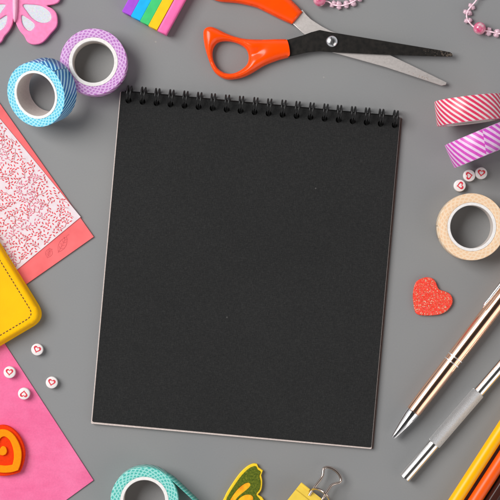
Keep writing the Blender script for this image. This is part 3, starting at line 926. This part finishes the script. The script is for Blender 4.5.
# ================================================================== HEART BEADS
M_bead = simple("white_bead", (0.82, 0.77, 0.76), 0.35, amt=0.03, bump=0.05)
M_mark = simple("red_ink", (0.68, 0.035, 0.06), 0.5, amt=0.1)
def bead_proto():
    t = thing("heart_bead", (0, 0, 0), "", "bead", "round white beads with a red heart")
    Rb, Hb = 6.0, 6.6
    pr = [(0.001, 0), (Rb - 1.2, 0), (Rb - 0.35, 0.35), (Rb, 1.3), (Rb, Hb - 1.3), (Rb - 0.35, Hb - 0.35), (Rb - 1.2, Hb), (0.001, Hb)]
    link("bead_body", lathe(pr, 40, closed=False), M_bead, t)
    ho, hi = [], []
    for k in range(36):
        a = 2 * PI * k / 36
        x = 16 * math.sin(a) ** 3; y = 13 * math.cos(a) - 5 * math.cos(2 * a) - 2 * math.cos(3 * a) - math.cos(4 * a) + 2
        ho.append((x * 0.24, y * 0.24)); hi.append((x * 0.135, y * 0.135 + 0.05))
    link("heart_mark", plate(ho, Hb - 0.1, Hb + 0.12, 0.03, [hi], local=True), M_mark, t)
    return t
bp = bead_proto()
beads = [(37.0, 349.6, 20, "heart bead on grey tabletop, nearest below the yellow case"),
         (9.6, 372.2, 4, "heart bead on the pink felt sheet, the one nearer the left edge"),
         (51.6, 382.6, 14, "heart bead on grey tabletop beside the slanting edge of the pink sheet, lower of two"),
         (24.0, 393.6, 186, "heart bead with upside down heart, on the pink felt sheet"),
         (481.3, 173.2, 8, "heart bead on the right side, uppermost of the row of three"),
         (469.4, 175.6, 262, "middle heart bead of the row of three above the cream tape roll"),
         (459.9, 185.6, 82, "lowest and leftmost heart bead of the three above the cream tape roll")]
for i, (x, y, a, lab) in enumerate(beads):
    t = bp if i == 0 else copy_tree(bp)
    zt = 1.75 if i in (1, 3) else 0.15
    t.location = P(x, y, 6.6) ; t.location.z = zt * S
    t.rotation_euler = (0, 0, -math.radians(a)); t['label'] = lab

# ================================================================== PENS AND PENCILS
def axis_thing(name, tip, ang, zc, label, cat, group=None):
    """local +Z runs along the tool from its tip"""
    d = Vector((math.cos(ang), math.sin(ang), 0))
    t = thing(name, P(tip[0], tip[1], zc), label, cat, group)
    q = d.to_track_quat('Z', 'X'); t.rotation_euler = q.to_euler()
    return t, q
# rose gold pen
m = Mat("rose_gold", (0.98, 0.60, 0.42), 0.15, 1.0); m.bump(m.noise(60, 2), 0.02, 0.0001); M_rose = m.m
m = Mat("chrome", (0.80, 0.79, 0.79), 0.1, 1.0); M_chr = m.m
M_ring = Mat("satin_silver_ring", (0.92, 0.90, 0.88), 0.35, 1.0).m
pen, pq = axis_thing("ballpoint_pen", (393.6, 437.2), math.radians(52.3), 9.0, "rose gold metal ballpoint pen with silver tip and clip", "pen")
def lth(name, prof, mat_, parent, seg=64, closed=False): return link(name, lathe(prof, seg, closed=closed), mat_, parent)
lth("pen_tip", [(0.0, -0.8), (2.0, -0.6), (2.4, 0.4), (3.1, 4), (5.2, 15), (6.8, 26), (7.2, 31.5), (7.0, 32.2), (0, 32.2)], M_chr, pen)
lth("barrel", [(0, 32.2), (7.2, 32.2), (7.45, 33.0), (7.9, 60), (8.1, 93.6), (7.7, 94.0), (7.7, 94.8), (8.15, 95.2), (8.15, 99.4), (7.75, 99.8), (7.75, 100.6), (8.2, 101.0), (8.6, 140), (8.8, 240), (8.4, 246), (0, 246)], M_rose, pen)
for z_ in (94.4, 100.2):
    lth("trim_ring", [(7.7, z_ - 0.7), (8.5, z_ - 0.6), (8.6, z_), (8.5, z_ + 0.6), (7.7, z_ + 0.7)], M_ring, pen, closed=True)
lth("push_button", [(0, 246), (4.4, 246), (4.4, 262), (3.8, 264), (0, 264)], M_chr, pen)
def local_to(parent_q, parent_loc, me):
    me.transform(Matrix.Translation(-parent_loc)); me.transform(parent_q.to_matrix().to_4x4().inverted()); return me
dpen = Vector((math.cos(math.radians(52.3)), -math.sin(math.radians(52.3))))  # photo px
npen = Vector((-dpen.y, dpen.x)) * -1                                           # towards upper left
def clip_mesh():
    c0 = Vector((482.6, 308.6)); 
    pl = [tuple(c0 - dpen * 0.5 - npen * 0.0), tuple(c0 + dpen * 6 + npen * 2.6), tuple(c0 + dpen * 12 + npen * 2.4), tuple(c0 + dpen * 110 + npen * 2.4),
          tuple(c0 + dpen * 110 - npen * 2.6), tuple(c0 + dpen * 14 - npen * 1.6), tuple(c0 + dpen * 5 - npen * 1.0)]
    return dome(roundrect(pl, 0.6, 3), 17.6, 18.2, 20.8, 2.4, step=0.8)
link("clip", local_to(pq, pen.location, clip_mesh()), M_chr, pen)

# silver knurled tool
m = Mat("brushed_aluminium", (0.80, 0.78, 0.76), 0.2, 1.0); m.bump(m.noise(500, 3), 0.04, 0.0001); M_alu = m.m
m = Mat("knurled_aluminium", (0.86, 0.86, 0.86), 0.5, 1.0)
sp_ = m.n("ShaderNodeSeparateXYZ"); m.l(m.co, sp_.inputs[0])
th_ = m.math('ARCTAN2', sp_.outputs[1], sp_.outputs[0]); zz_ = m.math('DIVIDE', sp_.outputs[2], S)
k1 = m.math('SINE', m.math('ADD', m.math('MULTIPLY', th_, 28), m.math('MULTIPLY', zz_, 3.9)))
k2 = m.math('SINE', m.math('SUBTRACT', m.math('MULTIPLY', th_, 28), m.math('MULTIPLY', zz_, 3.9)))
kk = m.math('MINIMUM', k1, k2)
m.bump(kk, 1.0, 0.0004)
M_kn = m.m
tool, tq = axis_thing("metal_scriber", (404.0, 478.4), math.radians(49.2), 7.1, "silver metal pen shaped tool with knurled grip, right of the rose gold pen", "craft tool")
lth("end_barrel", [(0, 0.6), (3.6, 0.6), (3.8, 0), (5.2, 0), (5.9, 0.6), (6.1, 2.0), (6.1, 45.5), (0, 45.5)], M_alu, tool)
lth("knurled_grip", [(0, 45.6), (6.0, 45.6), (6.9, 46.4), (6.9, 112.6), (6.2, 113.4), (0, 113.4)], M_kn, tool, 96)
lth("rear_barrel", [(0, 113.5), (5.7, 113.5), (5.9, 114.5), (5.9, 235), (5.0, 238), (0, 238)], M_alu, tool)

# pencils: hexagonal with softened corners
def pencil(label, x, y, base, top_r=6.75, length=260, zc=6.0, z_off=60, spec=0.3, rough=0.3, spin=0.0, line=None, hexa=False):
    ang = math.radians(57.1)
    d2 = Vector((math.cos(ang), -math.sin(ang)))
    s0 = Vector((x, y)) - d2 * z_off
    t, q = axis_thing("pencil", tuple(s0), ang, zc, label, "pencil", "pencils lying side by side")
    def hexring(r, zc_):
        out = []
        if not hexa: return [(6.5 * math.cos(2 * PI * k / 48) * S, 6.5 * math.sin(2 * PI * k / 48) * S, zc_ * S) for k in range(48)]
        for k in range(6):
            for j in range(5):
                a = (k + (j - 2) * 0.09) * PI / 3 + spin
                rr_ = r * (1.0 if j == 2 else (0.992 if j in (1, 3) else 0.965))
                out.append((rr_ * math.cos(a) * S, rr_ * math.sin(a) * S, zc_ * S))
        return out
    secs = [hexring(top_r * 0.98, 0), hexring(top_r, 0.6), hexring(top_r, length)]
    vs = [p for s_ in secs for p in s_]; n = len(secs[0])
    fs = [(s_ * n + k, s_ * n + (k + 1) % n, (s_ + 1) * n + (k + 1) % n, (s_ + 1) * n + k) for s_ in range(2) for k in range(n)]
    fs += [tuple(range(n))[::-1], tuple(2 * n + k for k in range(n))]
    me = bpy.data.meshes.new("m"); me.from_pydata(vs, [], fs)
    for p in me.polygons: p.use_smooth = True
    me.set_sharp_from_angle(angle=math.radians(50))
    mm = Mat("lacquer_" + label.split()[0], base, rough, spec=spec, coat=0.0)
    mm.b.inputs["Coat Roughness"].default_value = 0.12
    mm.mottle(25, 0.03)
    link("shaft", me, mm.m, t)
    # sharpened wood and lead at the far end
    lth("wood_cone", [(top_r * 0.9, length), (1.8, length + 22), (0, length + 22)], simple("cedar_wood", (0.55, 0.34, 0.18), 0.8), t, 30)
    lth("lead_point", [(1.8, length + 22), (0.3, length + 29), (0, length + 29)], mm.m, t, 20)
    return t, d2
pencil("yellow painted pencil, leftmost of the pencils in the lower right corner", 456.9, 498.4, (0.97, 0.47, 0.0), zc=6.6)
pencil("orange red painted pencil between the yellow and the dark pencils", 476.4, 498.4, (0.93, 0.11, 0.006), zc=6.6)
pencil("dark brown pencil in the very corner, right of the orange pencil", 493.6, 498.4, (0.045, 0.012, 0.008), zc=6.4, spin=math.radians(25), hexa=True)

# ================================================================== BINDER CLIP
bc = thing("binder_clip", P(312, 500), "yellow binder clip with silver wire handles, at the bottom edge", "binder clip")
m = Mat("yellow_enamel", (0.94, 0.66, 0.08), 0.35, spec=0.5, coat=0.2); m.mottle(120, 0.06); m.bump(m.noise(300, 3), 0.08, 0.0001); M_ye = m.m
mu = Vector((0.785, 0.62)); mv = Vector((-0.62, 0.785))      # along the mouth; from mouth towards the spine
M0 = Vector((301.2, 482.6)); ML = 42.0
def bpnt(a, b, z): q = M0 + mu * a + mv * b; return P(q.x, q.y, z)
def sheet(prof, a0, a1, th=0.8):
    """spring steel sheet: profile (b, z) swept along the mouth"""
    bm = bmesh.new(); rows = []
    for a in (a0, a1): rows.append([bm.verts.new(bpnt(a, b, z)) for b, z in prof])
    for i in range(len(prof) - 1): bm.faces.new((rows[0][i], rows[0][i + 1], rows[1][i + 1], rows[1][i]))
    bmesh.ops.recalc_face_normals(bm, faces=bm.faces)
    bmesh.ops.solidify(bm, geom=bm.faces[:], thickness=th * S)
    bmesh.ops.recalc_face_normals(bm, faces=bm.faces)
    return bm
prof = [(0.0, 12.8), (3.0, 14.6), (8.0, 16.6), (9.2, 18.4), (30.0, 26.0), (31.2, 25.0), (31.2, 1.6), (30.0, 0.6), (9.2, 5.6), (8, 8.0), (3.0, 10.0), (0.0, 11.4)]
bm = sheet(prof, 0, ML)
me = bpy.data.meshes.new("m"); bm.to_mesh(me); bm.free()
world_part("spring_body", me, M_ye, bc)
def knuckle(a0, a1, zc_):
    pts = [( *(M0 + mu * a0 + mv * 1.0), zc_), (*(M0 + mu * a1 + mv * 1.0), zc_)]
    return tube(pts, 1.5)
bm = bmesh.new()
for a0, a1 in ((0.3, 11.0), (30.0, 41.7)):
    for zc_ in (13.6, 10.4):
        q = knuckle(a0, a1, zc_); bm.from_mesh(q); bpy.data.meshes.remove(q)
me = bpy.data.meshes.new("m"); bm.to_mesh(me); bm.free()
for p in me.polygons: p.use_smooth = True
world_part("rolled_lip", me, M_ye, bc)
m = Mat("nickel_wire", (0.52, 0.43, 0.38), 0.22, 1.0); M_nk = m.m
hp = smooth([(309.0, 495.5, 15.5), (312.4, 490.0, 15.0), (316.8, 484.2, 13.5), (321.0, 478.8, 11.5), (322.8, 475.0, 10.5), (323.3, 471.0, 9.5), (324.0, 468.2, 8.8), (327.2, 467.2, 8.2), (332, 468.4, 7.8), (336.8, 471.6, 7.4), (340.0, 476.0, 7.6), (341.0, 480.2, 8.0), (339.2, 482.6, 8.6), (335.4, 483.6, 9.4), (331.4, 485.4, 10.8), (328.8, 489.0, 12.5), (325.8, 493.6, 14.2), (322.0, 500.0, 15.5)], 4, closed=False)
world_part("wire_handle", tube(hp, 1.35), M_nk, bc)
hp2 = smooth([(311.5, 490.8, 9.5), (312.6, 489.6, 20), (314.6, 488.6, 28), (318.5, 489.2, 34), (323.5, 492.0, 38), (327.2, 495.6, 37), (329.3, 499.2, 30), (329.6, 502.4, 20), (326.5, 503.4, 9.5)], 5, closed=False)
world_part("wire_handle", tube(hp2, 1.2), M_nk, bc)

# ================================================================== BEAD STRINGS
def glass(name, base, tr=0.6, rough=0.12):
    m = Mat(name, base, rough, spec=0.6, coat=0.5); m.b.inputs["Transmission Weight"].default_value = tr
    m.b.inputs["IOR"].default_value = 1.45
    return m
M_g1 = glass("pale_pink_beads", (0.98, 0.66, 0.77), 0.3, 0.05).m
gm = glass("marbled_pink_bead", (0.85, 0.12, 0.30), 0.35)
gm.color(gm.ramp(gm.noise(260, 3), [(0.35, (0.78, 0.05, 0.20)), (0.55, (0.92, 0.30, 0.45)), (0.7, (0.95, 0.72, 0.74))]))
M_g2 = gm.m
m = Mat("pale_cord", (0.96, 0.68, 0.76), 0.4, spec=0.5); M_cord = m.m
def blob(r, seed, lump=0.25, sub=2, squash=1.0):
    bm = bmesh.new(); bmesh.ops.create_icosphere(bm, subdivisions=sub, radius=r * S)
    rd = random.Random(seed)
    for v_ in bm.verts:
        d = v_.co.normalized(); k = 1 + lump * math.sin(5 * d.x + seed) * math.cos(5 * d.y + 2 * seed)
        v_.co *= k; v_.co.z *= squash
    me = bpy.data.meshes.new("bead"); bm.to_mesh(me); bm.free()
    for p in me.polygons: p.use_smooth = sub > 1
    return me
bead_meshes = [blob(3.1, s_, 0.32) for s_ in range(4)]
for q in bead_meshes: q.materials.append(M_g1)
def string(name, label, path, bigs, spacing):
    t = thing(name, P(*path[len(path) // 2], 0), label, "bead bracelet", "strings of pink beads")
    sp = smooth(path, 8, closed=True)
    cz = [(x, y, 4.6 + 0.7 * math.sin(i * 0.7)) for i, (x, y) in enumerate(sp)]
    world_part("cord", tube(cz, 0.75, closed=True, res=3), M_cord, t)
    acc = 0; rb = random.Random(7); k = 0
    for i in range(len(sp)):
        a, b = Vector(sp[i]), Vector(sp[(i + 1) % len(sp)]); acc += (b - a).length
        if acc > spacing:
            acc = 0
            if any((b - Vector(g)).length < 8.5 for g in bigs): continue
            d = (b - a).normalized(); n_ = Vector((-d.y, d.x))
            for sg in (-1, 1):
                o = bpy.data.objects.new("small_bead", bead_meshes[(k + (sg > 0)) % 4]); COL.objects.link(o); o.parent = t
                off = n_ * sg * rb.uniform(1.3, 1.9) + d * sg * rb.uniform(-0.8, 0.8)
                o.location = P(b.x + off.x, b.y + off.y, 2.4) - t.location
                o.rotation_euler = (rb.uniform(0, 6), rb.uniform(0, 6), rb.uniform(0, 6))
                sc_ = rb.uniform(0.75, 1.0); o.scale = (sc_, sc_, sc_)
                k += 1
    bigm = blob(6.3, 2, 0.03, 3); bigm.materials.append(M_g2)
    for g in bigs:
        o = bpy.data.objects.new("large_bead", bigm); COL.objects.link(o); o.parent = t
        o.location = P(g[0], g[1], 6.4) - t.location
        o.rotation_euler = (rb.uniform(0, 6), 0, rb.uniform(0, 6))
    return t
string("bead_bracelet", "string of clear pink beads with one large pink bead, in the top right corner",
       [(476.5, 0), (472, 5.5), (468.5, 10), (466.7, 14.5), (467.2, 18.8), (470.3, 23.6), (476, 28.3), (485, 30.6), (492, 32), (500, 33.6), (512, 31), (524, 22), (530, 8), (526, -8), (514, -19), (498, -22), (485, -14)],
       [(479.6, 28.3)], 7.5)
string("bead_bracelet", "pink bead string with raspberry bead, cut off by the top edge above the scissors",
       [(319.6, -1), (328.0, 1.6), (334, 4.9), (341, 5.6), (348, 4.0), (355.0, 0.6), (362, -6), (366, -18), (362, -32), (348, -42), (332, -40), (320, -28), (315, -14)],
       [(319.6, 0.2)], 6.5)
